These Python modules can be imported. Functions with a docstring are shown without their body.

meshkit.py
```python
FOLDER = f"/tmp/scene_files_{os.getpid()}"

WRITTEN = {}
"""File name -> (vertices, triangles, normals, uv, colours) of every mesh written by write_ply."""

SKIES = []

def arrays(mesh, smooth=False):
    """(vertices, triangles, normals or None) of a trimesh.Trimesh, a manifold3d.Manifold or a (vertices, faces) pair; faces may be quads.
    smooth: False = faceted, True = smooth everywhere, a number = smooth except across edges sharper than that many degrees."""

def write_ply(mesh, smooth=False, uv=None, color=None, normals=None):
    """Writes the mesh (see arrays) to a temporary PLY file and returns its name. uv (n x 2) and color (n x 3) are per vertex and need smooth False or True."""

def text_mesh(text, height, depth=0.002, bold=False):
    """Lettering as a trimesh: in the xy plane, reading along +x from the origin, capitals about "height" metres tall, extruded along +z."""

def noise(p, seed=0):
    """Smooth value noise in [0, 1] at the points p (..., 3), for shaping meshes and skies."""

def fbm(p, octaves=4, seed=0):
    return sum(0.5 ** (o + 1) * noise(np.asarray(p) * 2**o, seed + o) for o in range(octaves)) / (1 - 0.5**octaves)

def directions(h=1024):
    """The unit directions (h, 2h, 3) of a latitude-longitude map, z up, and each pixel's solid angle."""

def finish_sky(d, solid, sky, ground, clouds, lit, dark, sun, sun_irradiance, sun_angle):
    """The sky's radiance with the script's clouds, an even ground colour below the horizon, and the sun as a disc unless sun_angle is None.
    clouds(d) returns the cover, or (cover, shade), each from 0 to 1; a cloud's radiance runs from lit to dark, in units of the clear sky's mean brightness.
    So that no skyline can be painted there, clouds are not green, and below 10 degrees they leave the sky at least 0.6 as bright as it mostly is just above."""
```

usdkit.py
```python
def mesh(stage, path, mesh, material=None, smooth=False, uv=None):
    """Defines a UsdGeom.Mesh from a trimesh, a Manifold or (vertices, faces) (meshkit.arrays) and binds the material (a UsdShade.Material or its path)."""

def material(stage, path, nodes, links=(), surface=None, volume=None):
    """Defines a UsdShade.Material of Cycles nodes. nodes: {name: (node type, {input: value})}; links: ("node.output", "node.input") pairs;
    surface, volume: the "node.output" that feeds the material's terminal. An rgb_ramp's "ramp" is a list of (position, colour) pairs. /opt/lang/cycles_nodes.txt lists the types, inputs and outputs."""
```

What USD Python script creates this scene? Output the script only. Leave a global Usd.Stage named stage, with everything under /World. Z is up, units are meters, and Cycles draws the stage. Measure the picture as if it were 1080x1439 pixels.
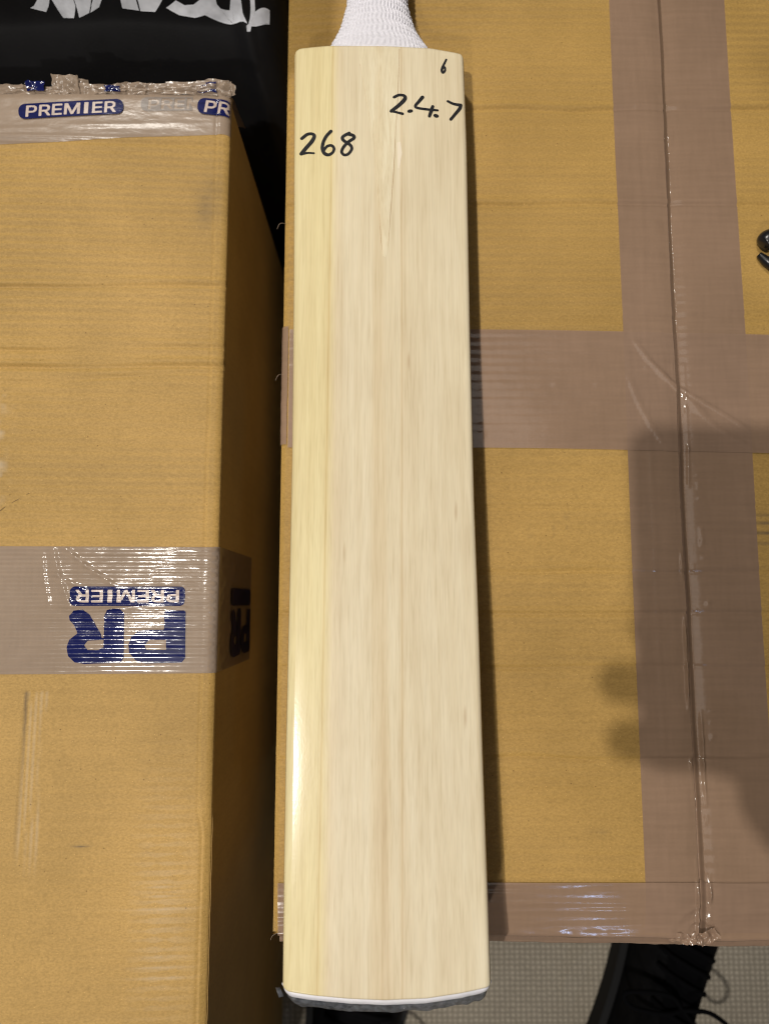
import math, random
import numpy as np, trimesh, usdkit, meshkit
import manifold3d as m3
from shapely.geometry import Polygon, LineString, Point, box as sbox
from shapely.ops import unary_union
from shapely import affinity
from pxr import Usd, UsdGeom, UsdLux, UsdShade, Gf, Sdf, Vt

random.seed(7); np.random.seed(7)
stage = Usd.Stage.CreateInMemory()
UsdGeom.SetStageUpAxis(stage, 'Z'); UsdGeom.SetStageMetersPerUnit(stage, 1.0)
UsdGeom.Xform.Define(stage, '/World')
UsdGeom.Scope.Define(stage, '/World/Looks')

# ------------------------------------------------------------------ camera
F, CX, CY, TILT = 1039.0, 540.0, 719.5, math.radians(7.0)
ZB = 0.34                      # height of the box tops
CZ = ZB + 0.45                 # camera height
cam = UsdGeom.Camera.Define(stage, '/World/camera')
cam.CreateHorizontalApertureAttr(36.0); cam.CreateVerticalApertureAttr(48.0)
cam.CreateFocalLengthAttr(36.0 * F / 1080.0)
cam.CreateClippingRangeAttr((0.03, 50.0))
cam.CreateFStopAttr(8.5); cam.CreateFocusDistanceAttr(0.41)
cam.CreateExposureAttr(0.0)
cam.AddTranslateOp().Set((0, 0, CZ)); cam.AddRotateXOp().Set(math.degrees(TILT))

def W(u, v, z):
    """The point at height z seen at pixel (u, v) of the 1080 x 1439 photograph."""
    yc = (CY - v) / F; xc = (u - CX) / F
    d = np.array([xc, yc * math.cos(TILT) + math.sin(TILT), yc * math.sin(TILT) - math.cos(TILT)])
    k = (z - CZ) / d[2]
    return d[0] * k, d[1] * k
def Wp(pts, z): return [W(u, v, z) for u, v in pts]

# ------------------------------------------------------------------ lamps (the row of ceiling lights left of the photographer, a cool lamp at the right, dim ceiling bounce)
def place(l, p, target=None):
    x = UsdGeom.Xformable(l)
    x.AddTranslateOp().Set(Gf.Vec3d(*p))
    if target is not None:
        d = np.array(target, float) - p; d /= np.linalg.norm(d)
        x.AddRotateZOp().Set(math.degrees(math.atan2(d[1], d[0])) - 90)
        x.AddRotateXOp().Set(math.degrees(math.acos(max(-1, min(1, -d[2])))))
def lampcol(l, c, i):
    l.CreateColorAttr(c); l.CreateIntensityAttr(i); l.CreateNormalizeAttr(True)
K1 = UsdLux.DiskLight.Define(stage, '/World/ceiling_spot'); K1.CreateRadiusAttr(0.017)
lampcol(K1, (1.0, 0.95, 0.88), 6.4); place(K1, (-0.50, -0.225, ZB + 1.75))
K2 = UsdLux.DiskLight.Define(stage, '/World/ceiling_spot_far'); K2.CreateRadiusAttr(0.05)
lampcol(K2, (1.0, 0.95, 0.87), 8.0); place(K2, (-0.53, 1.15, ZB + 1.85))
K5 = UsdLux.DiskLight.Define(stage, '/World/ceiling_spot_near'); K5.CreateRadiusAttr(0.05)
lampcol(K5, (1.0, 0.95, 0.88), 7.0); place(K5, (-0.56, -1.9, ZB + 1.85))
K3 = UsdLux.DiskLight.Define(stage, '/World/cool_lamp'); K3.CreateRadiusAttr(0.03)
lampcol(K3, (0.45, 0.62, 1.0), 0.38); place(K3, (0.67, -1.37, ZB + 1.7), (0.1, 0, ZB))
K4 = UsdLux.RectLight.Define(stage, '/World/ceiling_bounce'); K4.CreateWidthAttr(1.3); K4.CreateHeightAttr(2.2)
lampcol(K4, (1.0, 0.95, 0.88), 3.3); place(K4, (-0.1, -0.1, 2.75))

# ------------------------------------------------------------------ materials
def mat(name, nodes, links, surface):
    return usdkit.material(stage, '/World/Looks/' + name, nodes, links, surface=surface)
def ramp(*stops): return ("rgb_ramp", {"ramp": list(stops)})
G = ("geometry", {})
def mp(scale, loc=(0, 0, 0), rot=(0, 0, 0)): return ("mapping", {"scale": scale, "location": loc, "rotation": rot})
def nz(scale=1.0, detail=3.0, rough=0.55, dist=0.0): return ("noise_texture", {"scale": scale, "detail": detail, "roughness": rough, "distortion": dist})

def cardboard(name, base, seed):
    b = np.array(base)
    n = {"g": G,
         "m1": mp((620, 900, 620), (seed, 0, 0)), "fib": nz(1, 4, .65),
         "m1b": mp((2300, 1500, 900), (seed, 3, 0), (0, 0, .5)), "fib2": nz(1, 2, .5),
         "m2": mp((9, 9, 9), (seed, 2, 0)), "blot": nz(1, 4, .6),
         "m3": mp((7, 330, 7), (0, seed, 0)), "strk": nz(1, 2, .5),
         "m4": mp((115, 115, 115), (seed, 0, 5)), "vor": ("voronoi_texture", {"scale": 1.0, "randomness": 1.0}),
         "m5": mp((260, 320, 260), (seed, 9, 5)), "vor2": ("voronoi_texture", {"scale": 1.0, "randomness": 1.0}),
         "rf": ramp((.30, b * (.83, .82, .79)), (.5, b), (.70, b * (1.14, 1.15, 1.19))),
         "rb": ramp((.32, (.86, .85, .84)), (.68, (1.09, 1.09, 1.14))),
         "rs": ramp((.3, (.97, .968, .965)), (.7, (1.02, 1.02, 1.02))),
         "rv": ramp((.0, (.4, .36, .32)), (.035, (.6, .56, .52)), (.06, (1, 1, 1))),
         "rv2": ramp((.0, (.75, .75, .75)), (.05, (.5, .5, .5)), (.085, (0, 0, 0))),
         "x1": ("mix", {"mix_type": "multiply", "fac": 1.0}), "x2": ("mix", {"mix_type": "multiply", "fac": 1.0}),
         "x3": ("mix", {"mix_type": "multiply", "fac": 1.0}),
         "x4": ("mix", {"mix_type": "mix", "color2": tuple(np.minimum(b * 1.7 + .05, .9))}),
         "w": ("attribute", {"attribute": "wear"}),
         "x5": ("mix", {"mix_type": "mix", "color2": (.62, .56, .47)}),
         "d": ("attribute", {"attribute": "smudge"}),
         "x6": ("mix", {"mix_type": "mix", "color2": (.07, .06, .055)}),
         "add": ("math", {"math_type": "add"}),
         "bump": ("bump", {"strength": 1.0, "distance": .00013}),
         "p": ("principled_bsdf", {"roughness": .62, "specular_ior_level": .28, "diffuse_roughness": .6})}
    l = [("g.position", "m1.vector"), ("m1.vector", "fib.vector"), ("g.position", "m1b.vector"), ("m1b.vector", "fib2.vector"),
         ("g.position", "m2.vector"), ("m2.vector", "blot.vector"), ("g.position", "m3.vector"), ("m3.vector", "strk.vector"),
         ("g.position", "m4.vector"), ("m4.vector", "vor.vector"), ("g.position", "m5.vector"), ("m5.vector", "vor2.vector"),
         ("fib.fac", "rf.fac"), ("blot.fac", "rb.fac"), ("strk.fac", "rs.fac"), ("vor.distance", "rv.fac"), ("vor2.distance", "rv2.fac"),
         ("rf.color", "x1.color1"), ("rb.color", "x1.color2"), ("x1.color", "x2.color1"), ("rs.color", "x2.color2"),
         ("x2.color", "x3.color1"), ("rv.color", "x3.color2"), ("x3.color", "x4.color1"), ("rv2.color", "x4.fac"),
         ("x4.color", "x5.color1"), ("w.fac", "x5.fac"), ("x5.color", "x6.color1"), ("d.fac", "x6.fac"),
         ("x6.color", "p.base_color"), ("fib.fac", "add.value1"), ("fib2.fac", "add.value2"), ("add.value", "bump.height"), ("bump.normal", "p.normal")]
    return mat(name, n, l, "p.BSDF")
M_card = cardboard('kraft_cardboard', (.412, .256, .070), 0.0)
M_card2 = cardboard('kraft_cardboard_old', (.455, .289, .088), 31.0)

def tape_mat(name, base, clear, rough, bumpd, ribscale, tint=(1, 1, 1)):
    b = np.array(base)
    n = {"g": G, "m1": mp((30, 420, 30)), "n1": nz(1, 3, .6), "m2": mp((420, 60, 60)), "n2": nz(1, 2, .5),
         "m3": mp((14, 14, 14)), "n3": nz(1, 3, .6),
         "mb": mp((140, ribscale, 100)), "nb": nz(1, 2.5, .55),
         "r1": ramp((.3, b * .955), (.7, b * 1.045)), "r2": ramp((.3, (.97, .97, .97)), (.7, (1.03, 1.03, 1.03))), "r3": ramp((.3, (.93, .93, .93)), (.7, (1.07, 1.07, 1.08))),
         "x1": ("mix", {"mix_type": "multiply", "fac": 1.0}), "x2": ("mix", {"mix_type": "multiply", "fac": 1.0}),
         "bump": ("bump", {"strength": 1.0, "distance": bumpd}),
         "p": ("principled_bsdf", {"roughness": rough, "specular_ior_level": .5}),
         "t": ("transparent_bsdf", {"color": tint}), "mx": ("mix_closure", {"fac": clear})}
    l = [("g.position", "m1.vector"), ("m1.vector", "n1.vector"), ("g.position", "m2.vector"), ("m2.vector", "n2.vector"), ("g.position", "m3.vector"), ("m3.vector", "n3.vector"),
         ("g.position", "mb.vector"), ("mb.vector", "nb.vector"), ("n1.fac", "r1.fac"), ("n2.fac", "r2.fac"), ("n3.fac", "r3.fac"),
         ("r1.color", "x1.color1"), ("r2.color", "x1.color2"), ("x1.color", "x2.color1"), ("r3.color", "x2.color2"), ("x2.color", "p.base_color"),
         ("nb.fac", "bump.height"), ("bump.normal", "p.normal"), ("p.BSDF", "mx.closure1"), ("t.BSDF", "mx.closure2")]
    return mat(name, n, l, "mx.closure")
M_tape = tape_mat('brown_parcel_tape', (.295, .195, .135), .22, .14, .00009, 200)
M_tape_clear = tape_mat('pale_printed_tape', (.36, .285, .225), .34, .125, .00010, 500, (.92, .86, .80))
M_film_scrap = tape_mat('crumpled_tape', (.33, .25, .185), .25, .2, .0004, 300)

def plain(name, base, rough=.5, spec=.5, noise=None, bump=None, **kw):
    n = {"g": G, "p": ("principled_bsdf", {"roughness": rough, "specular_ior_level": spec, **kw})}
    l = []
    b = np.array(base)
    if noise:
        sc, lo, hi = noise
        n |= {"m": mp(sc), "n": nz(1, 3, .6), "r": ramp((.3, b * lo), (.7, b * hi))}
        l += [("g.position", "m.vector"), ("m.vector", "n.vector"), ("n.fac", "r.fac"), ("r.color", "p.base_color")]
    else:
        n["p"][1]["base_color"] = tuple(b)
    if bump:
        sc, dist = bump
        n |= {"mbb": mp(sc), "nbb": nz(1, 3, .6), "bb": ("bump", {"strength": 1.0, "distance": dist})}
        l += [("g.position", "mbb.vector"), ("mbb.vector", "nbb.vector"), ("nbb.fac", "bb.height"), ("bb.normal", "p.normal")]
    return mat(name, n, l, "p.BSDF")
M_blue = plain('blue_print', (.008, .011, .070), .12, .5, noise=((60, 500, 60), .8, 1.25), bump=((140, 500, 100), .00009))
M_blue_ghost = tape_mat('faded_print', (.22, .20, .19), .55, .35, .0001, 260)
M_letter = plain('pale_print', (.46, .37, .32), .25, .5, noise=((400, 400, 60), .85, 1.15))
M_ink = plain('marker_ink', (.007, .007, .008), .6, .2, noise=((900, 120, 900), .3, 2.6))
M_black_bag = plain('black_bag_fabric', (.007, .007, .008), .55, .3, noise=((25, 25, 25), .7, 1.3), bump=((900, 900, 900), .0001))
M_bag_print = plain('white_bag_print', (.80, .82, .88), .6, .3, noise=((50, 50, 50), .62, 1.2))
M_shoe = plain('black_shoe_mesh', (.0035, .0035, .004), .85, .08, noise=((120, 120, 120), .7, 1.5), bump=((700, 700, 700), .0004))
M_sole = plain('black_rubber', (.006, .006, .0065), .7, .2)
M_lace = plain('black_lace', (.0025, .0025, .003), .95, .05, bump=((1500, 1500, 1500), .0002))
M_cable = plain('black_plastic', (.011, .011, .012), .28, .5)
M_rim = plain('white_toe_rubber', (.60, .59, .62), .35, .5, noise=((120, 120, 120), .92, 1.05), bump=((500, 500, 500), .0002))
M_glue = plain('dried_glue', (.72, .63, .48), .4, .4)
M_hair = plain('dark_hair', (.10, .065, .03), .5, .3)
M_skin = plain('skin', (.50, .31, .22), .5, .4, noise=((60, 60, 60), .92, 1.08))
M_sleeve = plain('dark_sleeve', (.02, .02, .025), .85, .2)
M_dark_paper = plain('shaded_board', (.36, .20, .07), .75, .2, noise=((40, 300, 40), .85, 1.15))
# crumpled clear film round the toe
M_film = mat('clear_film', {"g": G, "m": mp((380, 380, 380)), "n": nz(1, 4, .65), "b": ("bump", {"strength": 1.0, "distance": .0030}),
             "n2": nz(340, 2, .5), "r": ramp((.3, (.05, .055, .065)), (.7, (.16, .17, .19))),
             "p": ("principled_bsdf", {"roughness": .10, "specular_ior_level": 1.0}), "t": ("transparent_bsdf", {}), "x": ("mix_closure", {"fac": .3})},
             [("g.position", "m.vector"), ("m.vector", "n.vector"), ("n.fac", "b.height"), ("b.normal", "p.normal"), ("g.position", "n2.vector"), ("n2.fac", "r.fac"), ("r.color", "p.base_color"),
              ("p.BSDF", "x.closure1"), ("t.BSDF", "x.closure2")], "x.closure")
# knitted white grip
M_grip = plain('white_knit_grip', (.66, .645, .69), .75, .2, noise=((700, 700, 700), .93, 1.05), bump=((1800, 900, 1800), .0002))

# willow: straight grain, yellower sapwood stripe at the left edge, thin growth lines, clear film sheen
def wood(name, tone=1.0, wav=0.0, yellow=True, grain=((150, .30, 150), (700, .7, 700))):
    n = {"g": G, "sx": ("separate_xyz", {}),
         "m1": mp(grain[1]), "n1": nz(1, 4, .6, wav), "m2": mp(grain[0]), "n2": nz(1, 3, .55, wav),
         "m3": mp((1400, 14, 900)), "n3": nz(1, 3, .6), "m4": mp((16, 12, 16)), "n4": nz(1, 4, .6),
         "m5": mp((62, .35, 1), (0.27, 0, 0)), "wv": nz(1, 1, .3),
         "m6": mp((55, 9, 55)), "v6": ("voronoi_texture", {"scale": 1.0}),
         "r1": ramp((.25, (.86, .83, .78)), (.5, (1, 1, 1)), (.75, (1.06, 1.06, 1.08))),
         "r2": ramp((.25, np.array((.588, .502, .340)) * tone), (.45, np.array((.618, .538, .370)) * tone), (.7, np.array((.662, .592, .428)) * tone)),
         "r3": ramp((.3, (.965, .96, .95)), (.7, (1.03, 1.03, 1.03))),
         "r4": ramp((.3, (.955, .94, .925)), (.7, (1.035, 1.04, 1.04))),
         "r5": ramp((.455, (1, 1, 1)), (.488, (.95, .90, .83)), (.50, (.80, .70, .58)), (.512, (.95, .91, .86)), (.55, (1, 1, 1))),
         "r6": ramp((.0, (.62, .5, .42)), (.035, (.8, .72, .66)), (.07, (1, 1, 1))),
         "ry": ramp((0.0, (1.04, 1.02, .84)), (.45, (1.04, 1.01, .80)), (.70, (1.02, .985, .78)), (.86, (1.0, .96, .92)), (1.0, (1.0, .985, .98))),
         "fy": ("map_range", {"from_min": -.0535, "from_max": -.0235, "to_min": 0.0, "to_max": 1.0, "clamp": True}),
         "x1": ("mix", {"mix_type": "multiply", "fac": .8}), "x2": ("mix", {"mix_type": "multiply", "fac": 1.0}), "x3": ("mix", {"mix_type": "multiply", "fac": 1.0}),
         "x4": ("mix", {"mix_type": "multiply", "fac": .75}), "x5": ("mix", {"mix_type": "multiply", "fac": 1.0 if yellow else 0.0}),
         "x6": ("mix", {"mix_type": "multiply", "fac": .6}),
         "mb": mp((800, 500, 800)), "nb": nz(1, 3, .6), "bump": ("bump", {"strength": 1.0, "distance": .00003}),
         "fc": ("map_range", {"from_min": .10, "from_max": -.02, "to_min": 0.0, "to_max": .6, "clamp": True}),
         "p": ("principled_bsdf", {"roughness": .55, "specular_ior_level": .22, "coat_roughness": .19, "coat_ior": 1.45})}
    l = [("g.position", "sx.vector")]
    for a, b in (("m1", "n1"), ("m2", "n2"), ("m3", "n3"), ("m4", "n4"), ("m5", "wv"), ("m6", "v6"), ("mb", "nb")):
        l += [("g.position", a + ".vector"), (a + ".vector", b + ".vector")]
    l += [("n1.fac", "r1.fac"), ("n2.fac", "r2.fac"), ("n3.fac", "r3.fac"), ("n4.fac", "r4.fac"), ("wv.fac", "r5.fac"), ("v6.distance", "r6.fac"),
          ("sx.y", "fc.value"), ("fc.result", "p.coat_weight"), ("sx.x", "fy.value"), ("fy.result", "ry.fac"),
          ("r2.color", "x1.color1"), ("r1.color", "x1.color2"), ("x1.color", "x2.color1"), ("r3.color", "x2.color2"), ("x2.color", "x3.color1"), ("r4.color", "x3.color2"),
          ("x3.color", "x4.color1"), ("r5.color", "x4.color2"), ("x4.color", "x5.color1"), ("ry.color", "x5.color2"), ("x5.color", "x6.color1"), ("r6.color", "x6.color2"),
          ("x6.color", "p.base_color"), ("nb.fac", "bump.height"), ("bump.normal", "p.coat_normal")]
    return mat(name, n, l, "p.BSDF")
M_wood = wood('willow')
M_splice = wood('cane_splice', 1.04, 1.6, False, ((300, 26, 300), (900, 55, 900)))
# woven floor mat
M_floor = mat('woven_floor', {"g": G, "wx": ("wave_texture", {"wave_type": "bands", "bands_direction": "x", "scale": 10.2, "distortion": 1.5, "detail": 2.0, "detail_scale": 3.0}),
              "wy": ("wave_texture", {"wave_type": "bands", "bands_direction": "y", "scale": 10.8, "distortion": 1.5, "detail": 2.0, "detail_scale": 3.0}),
              "ms": mp((5.9, 5.9, 5.9)), "mul": ("math", {"math_type": "multiply"}), "m2": mp((500, 500, 500)), "n2": nz(1, 3, .6), "m3": mp((11, 11, 11)), "n3": nz(1, 3, .6),
              "r": ramp((0, (.215, .19, .148)), (.25, (.28, .248, .196)), (.6, (.37, .328, .262))), "r2": ramp((.3, (.75, .75, .75)), (.7, (1.15, 1.15, 1.15))), "r3": ramp((.3, (.9, .89, .88)), (.7, (1.08, 1.08, 1.08))),
              "x": ("mix", {"mix_type": "multiply", "fac": 1.0}), "x2": ("mix", {"mix_type": "multiply", "fac": 1.0}),
              "b": ("bump", {"strength": 1.0, "distance": .0006}), "p": ("principled_bsdf", {"roughness": .85, "specular_ior_level": .2})},
              [("g.position", "ms.vector"), ("ms.vector", "wx.vector"), ("ms.vector", "wy.vector"), ("wx.fac", "mul.value1"), ("wy.fac", "mul.value2"), ("mul.value", "r.fac"),
               ("g.position", "m2.vector"), ("m2.vector", "n2.vector"), ("n2.fac", "r2.fac"), ("g.position", "m3.vector"), ("m3.vector", "n3.vector"), ("n3.fac", "r3.fac"),
               ("r.color", "x.color1"), ("r2.color", "x.color2"), ("x.color", "x2.color1"), ("r3.color", "x2.color2"), ("x2.color", "p.base_color"),
               ("mul.value", "b.height"), ("b.normal", "p.normal")], "p.BSDF")

# ------------------------------------------------------------------ scene helpers
used = {}
def fresh(parent, name):
    k = (parent, name); used[k] = used.get(k, -1) + 1
    return f"{parent}/{name}" + (f"_{used[k]:03d}" if used[k] else "")
def cd(p, **kw):
    for k, v in kw.items():
        if v: p.SetCustomDataByKey(k, v)
def thing(name, label, cat, group=None):
    p = UsdGeom.Xform.Define(stage, fresh('/World', name)).GetPrim(); cd(p, label=label, category=cat, group=group); return str(p.GetPath())
def part(parent, name, mesh, m, smooth=False, label=None, attrs=None, kind=None):
    pm = usdkit.mesh(stage, fresh(parent, name), mesh, m, smooth)
    for k, v in (attrs or {}).items():
        UsdGeom.PrimvarsAPI(pm).CreatePrimvar(k, Sdf.ValueTypeNames.FloatArray, 'vertex').Set(Vt.FloatArray.FromNumpy(np.asarray(v, np.float32)))
    cd(pm.GetPrim(), label=label, kind=kind); return str(pm.GetPath())
def T(v, f): return trimesh.Trimesh(np.asarray(v, float), np.asarray(f, int), process=False)
def cat(*ms): return trimesh.util.concatenate([m for m in ms])
def gridmesh(P):
    """P: (n, m, 3) points; x to the right with the second index, y up with the first."""
    n, m = P.shape[:2]; i = np.arange(n * m).reshape(n, m)
    a, b, c, d = i[:-1, :-1].ravel(), i[:-1, 1:].ravel(), i[1:, 1:].ravel(), i[1:, :-1].ravel()
    return T(P.reshape(-1, 3), np.vstack([np.stack([a, b, c], 1), np.stack([a, c, d], 1)]))
def bx(x0, x1, y0, y1, z0, z1):
    m = trimesh.creation.box((x1 - x0, y1 - y0, z1 - z0)); m.apply_translation(((x0 + x1) / 2, (y0 + y1) / 2, (z0 + z1) / 2)); return m
def sheet(poly, zf, off, edge=.0012, thick=0.0):
    """A flat cut-out laid on the surface z = zf(x, y)."""
    out = []
    for g in getattr(poly, 'geoms', [poly]):
        if g.is_empty or g.area < 1e-9: continue
        v, f = trimesh.creation.triangulate_polygon(g, engine='earcut')
        v3, f3 = trimesh.remesh.subdivide_to_size(np.c_[v, np.zeros(len(v))], f, edge, max_iter=14)
        m = T(v3, f3); m.merge_vertices()
        m.vertices[:, 2] = zf(m.vertices[:, 0], m.vertices[:, 1]) + off
        if m.face_normals[:, 2].mean() < 0: m.invert()
        out.append(m)
    return cat(*out)
def tube(path, r, n=8, closed=False):
    path = np.asarray(path, float); r = np.broadcast_to(r, len(path))
    t = np.gradient(path, axis=0); t /= np.linalg.norm(t, axis=1, keepdims=True) + 1e-12
    up = np.array([0, 0, 1.0]); a = np.cross(t, up); bad = np.linalg.norm(a, axis=1) < 1e-3; a[bad] = np.cross(t[bad], [1, 0, 0]); a /= np.linalg.norm(a, axis=1, keepdims=True)
    b = np.cross(a, t); th = np.linspace(0, 2 * np.pi, n, endpoint=False)
    P = path[:, None] + r[:, None, None] * (np.cos(th)[None, :, None] * a[:, None] + np.sin(th)[None, :, None] * b[:, None])
    i = np.arange(len(path) * n).reshape(-1, n); j = np.roll(i, -1, 1)
    q = np.concatenate([np.stack([i[:-1].ravel(), j[:-1].ravel(), j[1:].ravel()], 1), np.stack([i[:-1].ravel(), j[1:].ravel(), i[1:].ravel()], 1)])
    V = np.vstack([P.reshape(-1, 3), path[:1], path[-1:]]); k = len(path) * n
    q = np.vstack([q, np.stack([np.full(n, k), j[0], i[0]], 1), np.stack([np.full(n, k + 1), i[-1], j[-1]], 1)])
    m = T(V, q)
    if m.volume < 0: m.invert()
    return m
def catmull(pts, n=8):
    p = np.asarray(pts, float); p = np.vstack([2 * p[0] - p[1], p, 2 * p[-1] - p[-2]]); out = []
    for i in range(1, len(p) - 2):
        t = np.linspace(0, 1, n, endpoint=False)[:, None]; a, b, c, d = p[i - 1:i + 3]
        out.append(.5 * (2 * b + (c - a) * t + (2 * a - 5 * b + 4 * c - d) * t ** 2 + (3 * b - a - 3 * c + d) * t ** 3))
    return np.vstack(out + [p[-2:-1]])
def ns(x, y, s, seed=0): return meshkit.noise(np.stack([np.asarray(x) * s, np.asarray(y) * s, np.zeros_like(np.asarray(x, float)) + seed * 7.3], -1), seed) - .5
def ns2(x, y, sx, sy, seed=0): return meshkit.noise(np.stack([np.asarray(x) * sx, np.asarray(y) * sy, np.zeros_like(np.asarray(x, float)) + seed * 7.3], -1), seed) - .5
def ss(a, b, x): t = np.clip((x - a) / (b - a), 0, 1); return t * t * (3 - 2 * t)
def fillet(d, r): d = np.clip(d, 0, r); return r - np.sqrt(np.maximum(r * r - (r - d) ** 2, 0))
def text_poly(s, h, bold=True):
    """Lettering as a shapely shape, capitals h tall, starting at the origin."""
    m = meshkit.text_mesh(s, 1.0, .1, bold); keep = m.face_normals[:, 2] > .9
    tri = m.triangles[keep][:, :, :2]
    sh = unary_union([Polygon(t).buffer(1e-4) for t in tri]); x0, y0, x1, y1 = sh.bounds
    sh = affinity.translate(sh, -x0, -y0); return affinity.scale(sh, h / (y1 - y0), h / (y1 - y0), origin=(0, 0))

def premier(h):
    a, b = text_poly('PREM', h), text_poly('ER', h); w = a.bounds[2]; a = affinity.scale(a, .80, 1, origin=(0, 0)); b = affinity.scale(b, .80, 1, origin=(0, 0)); w *= .80
    return unary_union([a, sbox(w + .20 * h, 0, w + .41 * h, h), affinity.translate(b, w + .61 * h, 0)])

# ------------------------------------------------------------------ floor
part('/World', 'floor', bx(-3, 3, -3, 3, -.05, 0), M_floor, kind='structure')

# ------------------------------------------------------------------ right cardboard box
XL, XS, XR = -.0645, .1838, .432
YN, YF = -.1900, .46
TB = .0045
CREASE = [(155, .00035), (288, .00040), (446, .00022), (712, .0001), (805, .00030), (863, .00025), (937, .00022), (1066, .00032), (1200, .0001)]
CREASE_Y = [(W(760, v, ZB)[1], a) for v, a in CREASE]
def z_right(x, y, fl=1.0):
    x = np.asarray(x, float); y = np.asarray(y, float)
    lam = .0054
    amp = fl * .00016 * (.35 + 1.6 * (ns(x, y, 9, 3) + .5))
    z = ZB + amp * np.sin(2 * np.pi * y / lam + 1.3 * ns(x, y, 22, 5)) + .0022 * ns(x, y, 5, 1) + .0005 * ns(x, y, 28, 2) + .00010 * ns(x, y, 130, 8)
    for i, (cy, a) in enumerate(CREASE_Y):
        a = a * (2.7 if fl == 1.0 else 1.7)
        yy = cy + .0022 * ns(x, x * 0, 24, 20 + i)
        w = .6 + .9 * (ns(x, x * 0, 30, 40 + i) + .5)
        z = z - a * w * (np.exp(-((y - yy) / .0011) ** 2) - .7 * np.exp(-((y - yy - .0030) / .0018) ** 2))
    return z
def end_y(x):   # the near edge wanders a little
    return YN - .0018 * np.clip((x - .02) / .16, 0, 1) + .0010 * ns(x, x * 0, 40, 9)
def seam(y): return XS + .0011 * ns(y, y * 0, 16, 31) + .0006 * ns(y, y * 0, 70, 32)
def gap(y):   # half width of the slit along the seam
    return .0007 + .0009 * np.clip(ns(y, y * 0, 21, 33) + .35, 0, 1) + .0006 * ss(.0, -.08, y) - .0004 * ss(.12, .2, y)
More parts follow.
